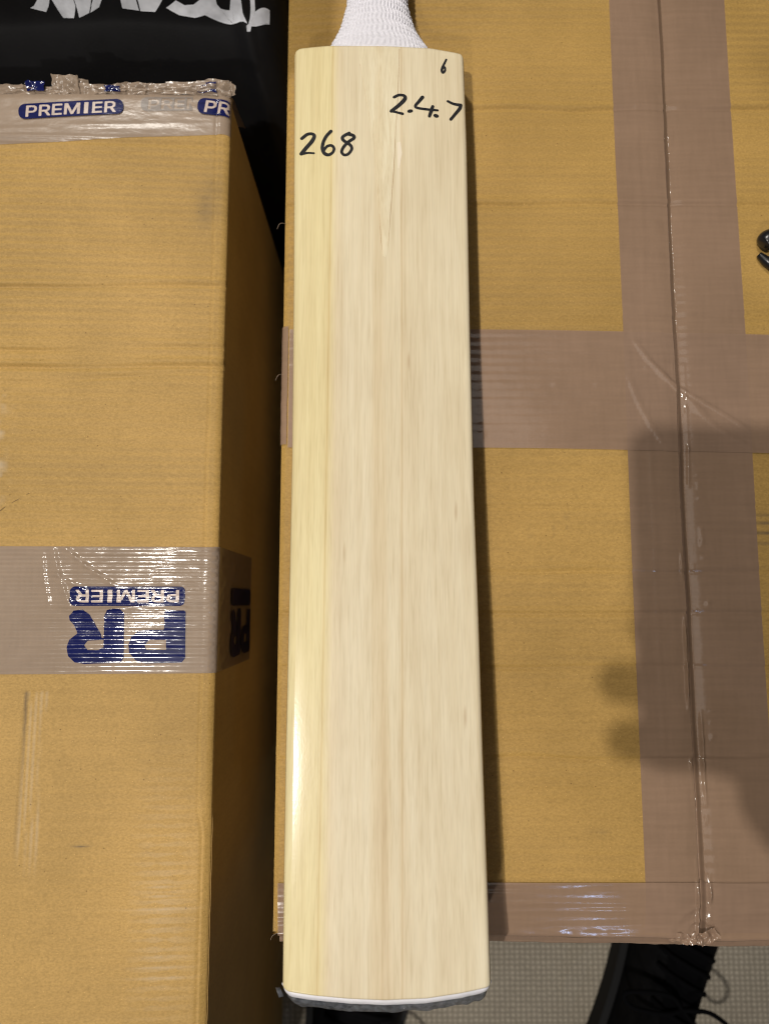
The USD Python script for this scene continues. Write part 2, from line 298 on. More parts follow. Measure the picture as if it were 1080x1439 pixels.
def flap(xa, xb, ynear, hinge, fine=.0016):
    """One top flap: a displaced board with a rounded fold on its hinge side and square raw ends."""
    ed = np.array([0, .0003, .0008, .0015, .0024, .0034, .0045])
    xs = np.unique(np.round(np.concatenate([np.arange(xa, xb, fine), [xb], (xa + ed) if hinge == 'l' else (xb - ed)]), 6))
    ts = np.linspace(0, 1, 950)
    X, Tt = np.meshgrid(xs, ts); Y0 = ynear(X); Y = Y0 + Tt * (YF - Y0)
    if hinge == 'l': X = X + (seam(Y) - gap(Y) - .0003 - xb) * np.clip((X - xb + .012) / .012, 0, 1)
    else: X = X + (seam(Y) + gap(Y) + .0003 - xa) * np.clip((xa + .012 - X) / .012, 0, 1)
    Z = z_right(X, Y)
    d = (X - xa) if hinge == 'l' else (xb - X)
    Z = Z - fillet(d, .0045)
    dn = Y - Y0; Z = Z - .0042 * np.exp(-(dn / .016) ** 2) - fillet(dn, .0010)
    s = (xb - X) if hinge == 'l' else (X - xa)
    Z = Z - .0012 * np.exp(-(s / .006) ** 2)
    top = gridmesh(np.stack([X, Y, Z], -1)); nv = X.size
    loop = np.concatenate([np.arange(X.shape[1]), np.arange(1, X.shape[0]) * X.shape[1] + X.shape[1] - 1, (X.shape[0] - 1) * X.shape[1] + np.arange(X.shape[1] - 2, -1, -1), np.arange(X.shape[0] - 2, 0, -1) * X.shape[1]])
    lo = top.vertices[loop].copy(); lo[:, 2] = ZB - TB
    hi = top.vertices[loop].copy(); n = len(loop); i = np.arange(n); j = np.roll(i, -1)
    skirt = T(np.vstack([hi, lo]), np.vstack([np.stack([i, n + i, n + j], 1), np.stack([i, n + j, j], 1)]))
    return top, skirt, X.ravel(), Y.ravel()
BOX = thing('cardboard_box', 'big brown cardboard box under the bat, crossed by wide brown tape', 'box', 'cardboard boxes')
def smear(x, y, cx, cy, rx, ry): return np.exp(-((x - cx) / rx) ** 2 - ((y - cy) / ry) ** 2)
def near_right(x): return -.1935 - .0008 * (x - .18) / .2 + .0012 * ns(x, x * 0, 50, 11)
for nm, xa, xb, yn, hg in (('l', XL, XS - .0011, end_y, 'l'), ('r', XS + .0011, XR, near_right, 'r')):
    top, skirt, gx, gy = flap(xa, xb, yn, hg)
    sm = np.zeros(len(gx))
    if nm == 'l':
        for (u, v, ru, rv, a) in ((775, 741, 30, 3, .55), (772, 753, 32, 3, .65), (780, 727, 30, 4, .35), (715, 697, 26, 3, .35), (842, 1170, 40, 3, .22), (800, 560, 10, 3, .1)):
            c = W(u, v, ZB); k = .000435
            sm += .75 * a * smear(gx, gy, c[0], c[1], ru * k, rv * k) * ss(.0, .25, ns2(gx, gy, 260, 90, 5))
    else:
        for (v, a) in ((724, .3), (735, .45), (749, .5), (764, .3)):
            c = W(1072, v, ZB); sm += a * smear(gx, gy, c[0], c[1], .009, .0011) * (.4 + 1.2 * (ns2(gx, gy, 500, 100, 6) + .5))
    sm += .075 * (.5 + .5 * np.sin(2 * np.pi * gy / .0054 + 1.3 * ns(gx, gy, 22, 5) + 2)) * ss(-.35, .35, ns2(gx, gy, 9, 30, 203) + .5 * ns2(gx, gy, 40, 120, 204))
    f = part(BOX, 'top_flap', top, M_card, True, attrs={'smudge': np.clip(sm, 0, .9), 'wear': np.zeros(len(gx))})
    part(f, 'cut_edge', skirt, M_card)
# inner flaps and walls
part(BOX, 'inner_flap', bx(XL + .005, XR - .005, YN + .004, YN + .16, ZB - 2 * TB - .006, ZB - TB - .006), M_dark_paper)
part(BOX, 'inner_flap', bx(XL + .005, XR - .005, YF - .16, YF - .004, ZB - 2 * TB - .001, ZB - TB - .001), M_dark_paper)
wl = ZB - TB
part(BOX, 'side_panel', bx(XL, XL + .0045, YN + .001, YF - .0005, 0.001, wl), M_card)
part(BOX, 'side_panel', bx(XR - .0045, XR, YN + .001, YF - .0005, 0.001, wl), M_card)
part(BOX, 'end_panel', bx(XL + .0046, XR - .0046, YN - .0052, YN - .0007, 0.001, ZB - .0135), M_card)
part(BOX, 'end_panel', bx(XL + .0046, XR - .0046, YF - .0045, YF - .0005, 0.001, ZB - TB - .0012), M_card)

# tapes on the right box
def z_tape(x, y, off):
    """Tape surface: follows the flaps, dips into the seam, wrinkles beside it."""
    ynr = np.where(x < XS, end_y(x), near_right(x))
    z = z_right(x, y, .35) - .0042 * np.exp(-((y - ynr) / .016) ** 2)
    s = x - seam(y); g = gap(y)
    z = z - .0012 * np.exp(-(np.abs(s) / .006) ** 2)
    z = z - .0042 * ss(1.0, .25, np.abs(s) / (g + .0002))
    # wrinkles running along the slit
    wr = ss(.16, .08, y) * .00095 * np.exp(-((s - .0042 - .001 * ns(y, y * 0, 30, 34)) / .0011) ** 2) * 1.5 * ss(-.1, .3, ns(y, y * 0, 36, 35) + .3 * ns(y, y * 0, 150, 135))
    wr = wr + .0008 * np.exp(-((s + .0030) / .0010) ** 2) * 2.0 * ss(-.05, .3, ns(y, y * 0, 40, 36) + .3 * ns(y, y * 0, 140, 136)) * ss(.2, -.05, y)
    wr = wr + ss(.13, .09, y) * .0006 * np.exp(-((s - .0105 - .002 * ns(y, y * 0, 22, 137)) / .0009) ** 2) * ss(.1, .35, ns(y, y * 0, 55, 138) + .5 * ns(y, y * 0, 330, 139))
    wr = wr + ss(.10, .07, y) * .0005 * np.exp(-((s - .031 - .004 * ns(y, y * 0, 30, 140)) / .0010) ** 2) * ss(.1, .4, ns(y, y * 0, 48, 141) + .6 * ns(y, y * 0, 300, 142))
    wr = 1.25 * wr * (1 + 1.1 * ns(y, y * 0, 210, 207))
    wr = wr + .00022 * np.exp(-((s + .019 + .0012 * ns(y, y * 0, 25, 37)) / .0009) ** 2)
    z = z + .00016 * ss(.22, .40, ns2(x, y, 150, 95, 205) + .25 * ns(x, y, 300, 206)) + wr + .00016 * ns(x, y, 190, 38) * ss(.02, -.02, np.abs(s) - .0) + .00010 * ns2(x, y, 60, 350, 39)
    return z + off
def tape_grid(xs, ys, off, warp=None):
    X, Y = np.meshgrid(xs, ys)
    if warp is not None: X, Y = warp(X, Y)
    return X, Y, z_tape(X, Y, off)
xs = np.unique(np.concatenate([np.linspace(.1505, .2275, 60), XS + np.linspace(-.006, .006, 40)]))
def warp_long(X, Y):   # tape edges are not quite straight
    e = ns(Y, Y * 0, 6, 51) * .0016
    return X + e * (1 - np.exp(-((X - XS) / .01) ** 2)), Y
X, Y, Z = tape_grid(xs, np.linspace(YN + .0005, YF - .001, 900), .00048, warp_long)
tp = part(BOX, 'tape', gridmesh(np.stack([X, Y, Z], -1)), M_tape, True, label='brown tape running the length of the centre seam')
# cross tape
def warp_cross(X, Y):
    k = (X - .05) / .25
    return X, Y - .0052 * k * ss(-.1, .3, X) + .0006 * ns(X, X * 0, 12, 52)
xs2 = np.unique(np.concatenate([np.arange(XL + .0046, XR - .005, .0016), XS + np.linspace(-.006, .006, 30)]))
X, Y, Z = tape_grid(xs2, np.linspace(.0955, .1715, 130), .00085, warp_cross)
# diagonal wrinkles right of the seam
for (c0, c1, a) in (((885, 470), (1000, 600), .0007), ((905, 500), (1060, 620), .0008), ((960, 560), (1070, 640), .0006), ((880, 520), (940, 640), .0006)):
    p, q = np.array(W(*c0, ZB)), np.array(W(*c1, ZB)); dd = q - p; L = np.hypot(*dd); dd /= L
    t = (X - p[0]) * dd[0] + (Y - p[1]) * dd[1]; s = (X - p[0]) * -dd[1] + (Y - p[1]) * dd[0] + .0025 * np.sin(t * 60)
    Z += a * np.exp(-(s / .0011) ** 2) * ss(-.002, .012, t) * ss(L + .002, L - .014, t)
cr = part(BOX, 'tape', gridmesh(np.stack([X, Y, Z], -1)), M_tape, True, label='brown tape crossing the box from side to side')
# cross tape turning down the left side
def side_strip(xw, ya, yb, zt, zb_, r, sgn, off, nz_=24, amp=.0003, seed=3):
    """Tape bending over a rounded edge at x = xw and hanging down the wall; sgn -1 for a wall facing left, +1 right."""
    th = np.linspace(0, np.pi / 2, 9); prof = [(xw - sgn * r * (1 - math.sin(a)), zt - r * (1 - math.cos(a))) for a in th] + [(xw, z) for z in np.linspace(zt - r, zb_, nz_)[1:]]
    prof = np.array(prof); ys = np.linspace(ya, yb, 70)
    P = np.zeros((len(ys), len(prof), 3)); P[..., 0] = prof[None, :, 0] + sgn * off; P[..., 1] = ys[:, None]; P[..., 2] = prof[None, :, 1] + off
    P[..., 0] += sgn * amp * np.abs(ns2(P[..., 1], P[..., 2], 260, 120, seed)) * 2
    if sgn < 0: P = P[:, ::-1]
    return gridmesh(P)
part(cr, 'tape_end', side_strip(XL, .0975, .1735, ZB, ZB - .07, .0045, -1, .0006), M_tape, True)
# near end tape, folded over the near edge
def near_tape(xa, xb, off, ylow, n=170):
    xs = np.unique(np.concatenate([np.linspace(xa, xb, n), XS + np.linspace(-.006, .006, 30)])); rows = []
    for t in np.linspace(0, 1, 46):
        yn = np.where(xs < XS, end_y(xs), near_right(xs)) - .0012
        y = yn + (W(800, 1240, ZB)[1] + .0008 * ns(xs, xs * 0, 20, 61) - yn) * t
        z = z_tape(xs, y, off)
        dn = y - yn; z = z - fillet(dn, .002) + .0007 * ns2(xs, y, 90, 260, 62) * np.exp(-dn / .010) + .00025 * ns2(xs, y, 30, 500, 66)
        rr = np.hypot(xs - XS, y - yn); z = z + .0007 * np.exp(-((rr - .011 - .002 * ns(xs, y, 80, 67)) / .0011) ** 2) + .0005 * np.exp(-((rr - .019 - .004 * ns(xs, y, 60, 68)) / .0014) ** 2)
        rows.append(np.stack([xs, y, z], 1))
    down = []
    prof = [(.0006, .0016), (-.0006, .0030), (-.0008, .0046), (.0010, .0056), (.0038, .0060), (.0052, .0064), (.0062, .0074), (.0066, .0092)] + [(.0067 + .0002 * k, .0092 + .0018 * k) for k in range(1, 9)]
    for k, (o, h) in enumerate(prof):
        b = rows[0].copy(); wv = .0011 * ns2(xs, xs * 0 + h, 70, 300, 63) + .0006 * ns2(xs, xs * 0 + h, 240, 500, 65)
        b[:, 2] -= h - .0009 * ns2(xs, xs * 0 + h, 120, 400, 64); b[:, 1] -= o - np.minimum(wv, .0006)
        down.append(b)
    P = np.stack(down[::-1] + rows, 0); return gridmesh(P)
ne = part(BOX, 'tape', near_tape(XL + .003, XR - .004, .00125, 0), M_tape, True, label='wrinkled brown tape folded over the near edge')
# crinkled corner of tape where the slit meets the near edge
def crumple(cx, cy, cz, w, h, lean, amp, seed, n=(26, 16), rot=0.0, curl=0.0):
    amp = amp * .55
    u, v = np.meshgrid(np.linspace(-.5, .5, n[0]), np.linspace(0, 1, n[1]))
    x = u * w * (1 + .25 * ns2(v, v * 0, 4, 1, seed + 9)); y = v * h * math.cos(lean); z = v * h * math.sin(lean) + curl * (u ** 2) * 4
    q = np.stack([u * 2.4, v * 1.5, 0 * u + seed], -1)
    x = x + amp * (meshkit.fbm(q, 2, seed) - .5); y = y + amp * 1.6 * (meshkit.fbm(q * 1.3, 2, seed + 1) - .5); z = z + amp * 2.2 * (meshkit.fbm(q * 1.6, 2, seed + 2) - .5)
    c, s = math.cos(rot), math.sin(rot)
    return gridmesh(np.stack([cx + c * x - s * y, cy + s * x + c * y, cz + z], -1))
a = W(985, 1318, ZB)
for k, args in enumerate(((a[0] - .003, a[1] - .005, ZB - .003, .012, .006, -.1, .004, 71), (a[0] + .006, a[1] - .003, ZB - .001, .012, .007, .1, .004, 72, (26, 16), .5), (a[0] - .012, a[1] - .004, ZB - .003, .012, .005, .05, .004, 73, (26, 16), -.2))):
    part(ne, 'crinkle', crumple(*args), M_tape, True)
# frayed strands at the left fold
fr = []
for k, (u, v) in enumerate(((396, 312), (394, 525), (386, 1312))):
    p = W(u, v, ZB); s = np.random.RandomState(k)
    part(BOX, 'frayed_strand', tube(catmull([(p[0] + .003, p[1], ZB - .002), (p[0] - .001, p[1] - .002 * s.rand(), ZB + .0005), (p[0] - .0025 - .001 * s.rand(), p[1] - .004, ZB - .001)], 4), .00014, 5), M_film_scrap, True)

# ------------------------------------------------------------------ left cardboard box
LX0, LX1, LYN, LYF = -.46, -.1012, -.47, .3360
def far_y(x): return LYF - .030 * np.clip(LX1 - np.asarray(x, float), 0, .3)
tx0, ty0 = W(45, 970, ZB); tx1, ty1 = W(27, 1222, ZB)
CREASE2 = [(W(150, v, ZB)[1], a, s) for v, a, s in ((410, .00028, .9), (490, .0002, .8), (521, .00035, 1.2), (533, .0002, 1.0), (205, .0002, 1))]
def band(y):   # distance of the scored line from the right fold
    return .0066 + .0012 * ns(y, y * 0, 14, 81) - .0026 * ss(-.118, -.135, y)
def groove(e, b): return .0003 * np.exp(-((e - b) / .0011) ** 2) - .00045 * np.exp(-((e - b - .0016) / .0008) ** 2)
def z_left(x, y):
    x = np.asarray(x, float); y = np.asarray(y, float)
    amp = .00030 * (.15 + 1.3 * (ns(x, y, 7, 83) + .5)) * (.25 + .75 * ss(-.05, .05, y)) * ss(.315, .285, y)
    z = ZB + amp * np.sin(2 * np.pi * y / .0052 + 1.2 * ns(x, y, 18, 84)) + .0022 * ns(x, y, 5, 85) + .0005 * ns(x, y, 30, 86) + .00010 * ns(x, y, 150, 87)
    for i, (cy, a, s) in enumerate(CREASE2):
        a = a * 4.0
        yy = cy + .010 * ns(x, x * 0, 9, 90 + i)
        z = z - a * (.4 + 1.2 * (ns(x, x * 0, 22, 95 + i) + .5)) * (np.exp(-((y - yy) / (.0012 * s)) ** 2) - .7 * np.exp(-((y - yy - .0033) / .002) ** 2))
    # peeled strip
    t = (y - ty0) / (ty1 - ty0); d = x - (tx0 + (tx1 - tx0) * t + .0006 * ns(y, y * 0, 120, 99)); inn = ss(-.01, .01, t) * ss(1.05, .7, t)
    z = z - inn * (.0013 * ss(-.0002, .0003, d) * np.exp(-np.clip(d, 0, 1) / .0035) + .00016 * np.sin(d * 2300 + 2 * ns(x, y, 60, 98)) * ss(0, .002, d) * ss(.013, .008, d))
    e = LX1 - x; b = band(y)
    z = z + .075 * np.clip(e, 0, .25) * (1 - .5 * np.clip(e, 0, .25) / .25)
    z = z - fillet(e, .005) + groove(e, b)
    z = z - .0012 * ss(-.120, -.130, y) * ss(b + .004, b - .002, e) 
    f = far_y(x) - y
    z = z - fillet(f, .008)
    return z
def WL(u, v):
    x, y = W(u, v, ZB)
    for _ in range(4): x, y = W(u, v, float(z_left(np.array(min(x, LX1 - .006)), np.array(min(y, .32)))))
    return x, y
ed = np.array([0, .0002, .0006, .0012, .002, .003, .004, .005])
xs = np.unique(np.concatenate([np.arange(LX0, -.33, .006), np.arange(-.33, LX1 - .012, .0015), np.arange(LX1 - .012, LX1, .0006), LX1 - ed]))
ys = np.unique(np.concatenate([np.arange(LYN, -.25, .004), np.arange(-.25, LYF - .008, .00068), LYF - np.linspace(0, .008, 14)]))
X, Y = np.meshgrid(xs, ys); Y = Y + (far_y(X) - LYF) * ss(.22, LYF, Y); Z = z_left(X, Y); gx, gy = X.ravel(), Y.ravel()
wear = np.zeros(len(gx))
c = W(230, 1275, ZB); m_ = smear(gx, gy, c[0], c[1], .016, .060) * (np.abs(gx - c[0]) < .02)
wear += .13 * m_ * ss(.05, .40, np.sin(gy / .0052 * 2 * np.pi) * .5 + ns2(gx, gy, 160, 260, 7) + .15)
for v, wd in ((1343, 28), (1358, 30), (1373, 34), (1276, 40), (1258, 22), (1245, 20)):
    c = W(230, v, ZB); wear += .20 * smear(gx, gy, c[0], c[1], wd * .00022 * 2, .0007) * (.3 + 1.4 * (ns2(gx, gy, 400, 60, 8) + .5))
c = W(5, 640, ZB); wear += .45 * smear(gx, gy, c[0], c[1], .006, .03) * ss(-.1, .4, ns2(gx, gy, 300, 300, 9))
sm = .65 * smear(gx, gy, *W(118, 1186, ZB), .0045, .0006) + .30 * smear(gx, gy, *W(295, 290, ZB), .010, .02) * (.3 + ns(gx, gy, 120, 6) + .5)
sm += .10 * (.5 + .5 * np.sin(2 * np.pi * gy / .0052 + 1.2 * ns(gx, gy, 18, 84) + 2)) * ss(-.35, .30, ns2(gx, gy, 8, 26, 201) + .5 * ns2(gx, gy, 40, 120, 202)) * (.3 + .7 * ss(-.06, .04, gy))
t_ = (gy - ty0) / (ty1 - ty0); d_ = gx - (tx0 + (tx1 - tx0) * t_)
wear += .19 * ss(-.01, .01, t_) * ss(1.08, .8, t_) * ss(.0, .001, d_) * ss(.014, .011, d_) * ss(-.1, .9, np.sin(d_ * 2300 + 2 * ns(gx, gy, 60, 98)))
sm += .55 * ss(-.01, .01, t_) * ss(1.0, .6, t_) * np.exp(-((d_ + .0001) / .00045) ** 2)
BOX2 = thing('cardboard_box', 'worn cardboard box on the left, sealed with shiny blue printed tape', 'box', 'cardboard boxes')
part(BOX2, 'top_panel', gridmesh(np.stack([X, Y, Z], -1)), M_card2, True, attrs={'wear': np.clip(wear, 0, .8), 'smudge': np.clip(sm, 0, .8)})
part(BOX2, 'side_panel', bx(LX1 - .005, LX1, LYN, .3270, .001, ZB - .0049), M_card2)
part(BOX2, 'side_panel', bx(LX0, LX0 + .005, LYN, .316, .001, ZB - .003), M_card2)
part(BOX2, 'end_panel', bx(LX0 + .0052, LX1 - .0052, .3165, .3220, .001, ZB - .0080), M_card2)
part(BOX2, 'end_panel', bx(LX0 + .0052, LX1 - .0052, LYN, LYN + .005, .001, ZB - .003), M_card2)

# printed tape across its middle
ya, yb = WL(150, 947)[1], WL(150, 767.5)[1]
def z_ptape(x, y, off):
    rip = .00011 * np.sin(2 * np.pi * y / .0052 + 1.2 * ns(x, y, 18, 84)) * (.5 + ns(x, y, 30, 101) + .5)
    z = z_left(x, y) - .9 * groove(LX1 - x, band(y)) + rip + .0007 * ns2(x, y, 34, 60, 104) + .00018 * ns2(x, y, 45, 330, 102) + .00012 * ns2(x, y, 150, 280, 103)
    for (c0, c1, a) in (((75, 770), (98, 850), .0007), ((90, 768), (160, 822), .0008), ((75, 805), (120, 826), .0006), ((85, 857), (262, 852), .0006), ((60, 775), (70, 850), .0004)):
        p, q = np.array(WL(*c0)), np.array(WL(*c1)); dd = q - p; L = np.hypot(*dd); dd /= L
        t = (x - p[0]) * dd[0] + (y - p[1]) * dd[1]; s = (x - p[0]) * -dd[1] + (y - p[1]) * dd[0] + .001 * np.sin(t * 90)
        z = z + a * np.exp(-(s / .0010) ** 2) * ss(-.003, .004, t) * ss(L + .003, L - .004, t)
    return z + off
xs = np.unique(np.concatenate([np.arange(-.335, LX1 - .006, .0011), LX1 - ed])); ys = np.arange(ya, yb, .00055)
X, Y = np.meshgrid(xs, ys)
PT = part(BOX2, 'printed_tape', gridmesh(np.stack([X, Y, z_ptape(X, Y, .00045)], -1)), M_tape_clear, True, label='shiny rippled tape with a big blue upside down logo')
part(PT, 'tape_end', side_strip(LX1, ya, yb, ZB, ZB - .112, .005, 1, .0004, 30, .0003, 5), M_tape_clear, True)
def zoomp(pts): return [WL(80 + x / 5.14, 800 + y / 5.14) for x, y in pts]
def soft(p, r=.0012): return p.buffer(-r).buffer(2 * r).buffer(-r)
P_l = soft(Polygon(zoomp([(780, 300), (928, 300), (925, 640), (900, 672), (640, 678), (570, 655), (525, 600), (520, 550), (540, 490), (590, 450), (640, 440), (780, 440)])).buffer(.0002)).difference(Polygon(zoomp([(670, 515), (785, 515), (785, 578), (650, 578), (640, 550)])).buffer(.0004))
R_l = soft(Polygon(zoomp([(345, 330), (365, 295), (400, 285), (460, 288), (488, 320), (485, 640), (460, 675), (200, 684), (130, 672), (85, 630), (72, 570), (90, 510), (150, 465), (130, 410), (95, 370), (90, 335), (125, 298), (190, 292), (240, 330), (280, 400), (320, 470), (325, 495), (340, 498)])), .0005).difference(Polygon(zoomp([(225, 520), (335, 513), (335, 560), (300, 580), (225, 580), (203, 550)])).buffer(.0003))
b0, b1 = zoomp([(92, 265), (928, 125)])
bar = sbox(b0[0], b0[1], b1[0], b1[1]).buffer(-.003).buffer(.003)
wd = premier(.0075); wd = affinity.scale(wd, (b1[0] - b0[0]) * .90 / wd.bounds[2], 1, origin=(0, 0))
wd = affinity.rotate(wd, 180, origin=(0, 0)); wd = affinity.translate(wd, (b0[0] + b1[0]) / 2 - (wd.bounds[0] + wd.bounds[2]) / 2, (b0[1] + b1[1]) / 2 - (wd.bounds[1] + wd.bounds[3]) / 2)
def zp(x, y): return z_ptape(x, y, 0)
part(PT, 'printed_letter', sheet(P_l, zp, .00058), M_blue, True)
part(PT, 'printed_letter', sheet(R_l, zp, .00058), M_blue, True)
part(PT, 'printed_badge', sheet(bar.difference(wd), zp, .00058), M_blue, True)
part(PT, 'printed_word', sheet(wd, zp, .00060), M_letter, True)
# ghost of an earlier print at the frame's left, under the tape
g0 = sbox(*W(-40, 905, ZB), *W(8, 815, ZB)).buffer(-.002).buffer(.002)
part(PT, 'faded_badge', sheet(g0, zp, .00056), M_blue_ghost, True)
# the same logo carried down the side of the box
def side_print(poly, xoff):
    """Wraps a shape lying right of the fold down the wall: x beyond the fold becomes depth."""
    out = []
    for g in getattr(poly, 'geoms', [poly]):
        v, f = trimesh.creation.triangulate_polygon(g, engine='earcut'); m = T(np.c_[v, v[:, 0] * 0], f)
        d = m.vertices[:, 0] + xoff - LX1
        m.vertices = np.c_[np.full(len(d), LX1 + .0014), m.vertices[:, 1], ZB - d]
        out.append(m)
    return cat(*out)
for nm, pl in (('printed_letter', P_l), ('printed_letter', R_l), ('printed_badge', bar)):
    part(PT, nm, side_print(pl, .124), M_blue)

# printed tape over the far edge
def far_low(x):
    (a0, y0), (a1, y1) = WL(0, 203), WL(320, 188); return y0 + (y1 - y0) * (x - a0) / (a1 - a0) + .0008 * ns(x, x * 0, 30, 111)
xs = np.unique(np.concatenate([np.arange(-.345, LX1 - .006, .0012), LX1 - ed])); rows = []
for t in np.linspace(0, 1, 44):
    y = far_low(xs) + (far_y(xs) - .0003 - far_low(xs)) * t
    z = z_left(xs, y) + .00030 + .0005 * np.exp(-((t - .27 - .05 * ns(xs, xs * 0, 20, 112)) / .05) ** 2) * (.5 + ns(xs, xs * 0, 80, 113)) + .00016 * ns2(xs, y, 120, 400, 114)
    z = z + .0006 * ss(.8, 1, t) * ns(xs, xs * 0, 120, 115)
    rows.append(np.stack([xs, y, z], 1))
for k in range(1, 12):
    b = rows[-1].copy() if k == 1 else b.copy(); b[:, 2] -= .004; b[:, 1] += .0006 + .0012 * ns(xs, xs * 0 + k, 60, 116); rows.append(b)
M_tape_far = tape_mat('pale_end_tape', (.36, .285, .225), .34, .28, .0002, 300, (.92, .86, .80))
FT = part(BOX2, 'printed_tape', gridmesh(np.stack(rows, 0)), M_tape_far, True, label='pale tape over the far edge with small blue PREMIER badges')
def zfar(x, y): return z_left(x, y) + .0005
def badge(pa, pb, h, text, clip=None, ghost=False):
    """A rounded badge from pixel pa (left middle) to pb (right middle)."""
    A, B = np.array(WL(*pa)), np.array(WL(*pb)); L = np.hypot(*(B - A)); ang = math.degrees(math.atan2(*(B - A)[::-1]))
    pill = sbox(0, -h / 2, L, h / 2).buffer(-h * .42).buffer(h * .42)
    t = premier(h * .74); t = affinity.scale(t, L * .86 / t.bounds[2], 1, origin=(0, 0)); t = affinity.translate(t, L * .07, -h * .37)
    t = affinity.skew(t, 6, 0, origin=(0, 0)); mv = lambda g: affinity.translate(affinity.rotate(g, ang, origin=(0, 0)), *A)
    pill, t = mv(pill), mv(t)
    if clip is not None: pill, t = pill.intersection(clip), t.intersection(clip)
    if ghost: part(FT, 'faded_badge', sheet(pill.difference(t), zfar, .00035, .002), M_blue_ghost, True); return
    part(FT, 'printed_badge', sheet(pill.difference(t), zfar, .00060, .002), M_blue, True)
    part(FT, 'printed_word', sheet(t, zfar, .00058, .002), M_letter, True)
lim = sbox(-1, -1, LX1 - .0008, LYF - .0040)
badge((27, 158), (174, 150), .0105, 'PREMIER', lim)
badge((278, 149), (425, 157), .0115, 'PREMIER', lim)
badge((198, 147), (345, 144), .0100, 'PREMIER', sbox(-1, -1, W(272, 146, ZB)[0], LYF - .0008), True)
# torn, crumpled tape standing along the far edge
rs = np.random.RandomState(4); scraps = []; blue = []
for (u, v, w, h, ln, amp) in ((12, 138, 40, 13, .7, .004), (32, 140, 26, 12, .4, .003), (92, 136, 34, 26, .5, .006), (108, 138, 30, 22, .2, .006), (138, 137, 44, 14, .4, .004), (185, 133, 36, 15, .6, .005),
                              (172, 131, 30, 12, .3, .004), (236, 130, 60, 16, .35, .004), (268, 128, 60, 18, .4, .004), (300, 130, 40, 22, .4, .005), (314, 140, 22, 22, .2, .006), (60, 140, 50, 10, .3, .003), (215, 133, 60, 9, .3, .003), (20, 138, 50, 9, .7, .004), (96, 134, 30, 24, .7, .006), (118, 137, 36, 14, .6, .005), (150, 135, 50, 9, .8, .004), (182, 132, 44, 11, .7, .005), (208, 132, 40, 8, .8, .004), (245, 130, 60, 11, .8, .005), (280, 128, 50, 12, .8, .005), (308, 128, 30, 16, .8, .006), (318, 142, 24, 18, .5, .006), (65, 140, 40, 7, .8, .003)):
    x, y = WL(u, v); y = far_y(x) - .0035; scraps.append(crumple(x, y, float(z_left(x, y - .004)) - .0012, w * .00050, h * .00042, ln, amp * .6, int(u) + 200, (22, 14)))
part(FT, 'crumpled_strip', cat(*scraps), M_film_scrap, True)
for (u, v, w, h) in ((50, 141, 24, 11), (158, 135, 20, 6), (292, 126, 24, 12)):
    x, y = WL(u, v); y = far_y(x) - .003; part(FT, 'torn_print', crumple(x, y, float(z_left(x, y - .004)) + .0012, w * .0005, h * .00055, .35, .0018, int(u) + 300, (14, 10)), M_blue, True)
# ------------------------------------------------------------------ cricket bat
YS, YT = .3335, -.1895          # shoulder and toe (face)
def z_axis(y):                   # height of the face along the blade
    t = (YS - y) / (YS - YT); return ZB + .030 + .027 * t - .0030 * np.sin(np.pi * np.clip(t, 0, 1)) 
def at_bat(u, v):
    x, y = W(u, v, ZB + .045)
    for _ in range(4): x, y = W(u, v, float(z_axis(y)))
    return x, y
Lp = [at_bat(u, v) for u, v in ((412.5, 72), (412, 200), (411.5, 400), (409, 640), (404.5, 860), (400, 1060), (397, 1250), (395.5, 1388))]
Rp = [at_bat(u, v) for u, v in ((652, 82), (656.5, 200), (661.5, 480), (667, 700), (673, 860), (680, 1080), (686.5, 1260), (690.5, 1386))]
Lp, Rp = np.array(Lp)[::-1], np.array(Rp)[::-1]
def xl_(y): return np.interp(y, Lp[:, 1], Lp[:, 0])
def xr_(y): return np.interp(y, Rp[:, 1], Rp[:, 0])
toe_pts = np.array([at_bat(u, v) for u, v in ((394.8, 1391), (397.5, 1394), (404, 1396.5), (440, 1401.5), (490, 1406), (540, 1408), (600, 1405.5), (650, 1398), (680, 1391.5), (688, 1389), (691.2, 1386))])
sh_pts = np.array([at_bat(u, v) for u, v in ((412.5, 70.5), (415, 66.5), (420, 65), (460, 61.5), (540, 62), (605, 65), (640, 71), (648, 73), (651.5, 76.5), (652.2, 81))])
def y_toe(x): return np.interp(x, toe_pts[:, 0], toe_pts[:, 1])
def y_sh(x): return np.interp(x, sh_pts[:, 0], sh_pts[:, 1])
def face_z(x, y):
    x = np.asarray(x, float); y = np.asarray(y, float)
    l, r = xl_(y), xr_(y); s = np.clip((x - l) / (r - l), 0, 1); dl, dr = np.clip(x - l, 0, 1), np.clip(r - x, 0, 1)
    z = z_axis(y) - .0003 * (2 * s - 1) ** 2
    z = z - fillet(dl, .0050) * .75 - .0003 * np.exp(-(dl / .006) ** 2) - fillet(dr, .0030)
    z = z - fillet(np.clip(y - y_toe(x), 0, 1), .0015) - fillet(np.clip(y_sh(x) - y, 0, 1), .0022)
    return z
S = np.unique(np.concatenate([np.linspace(0, 1, 70), np.linspace(0, .09, 30), np.linspace(.95, 1, 14)]))
Tn = np.unique(np.concatenate([np.linspace(0, 1, 260), np.linspace(0, .012, 16), np.linspace(.988, 1, 16)]))
P = np.zeros((len(Tn), len(S), 3))
for i, t in enumerate(Tn):
    y = np.full(len(S), YT + t * (YS - YT))
    for _ in range(3):
        x = xl_(y) + S * (xr_(y) - xl_(y)); y = y_toe(x) + t * (y_sh(x) - y_toe(x))
    P[i] = np.stack([x, y, face_z(x, y)], 1)
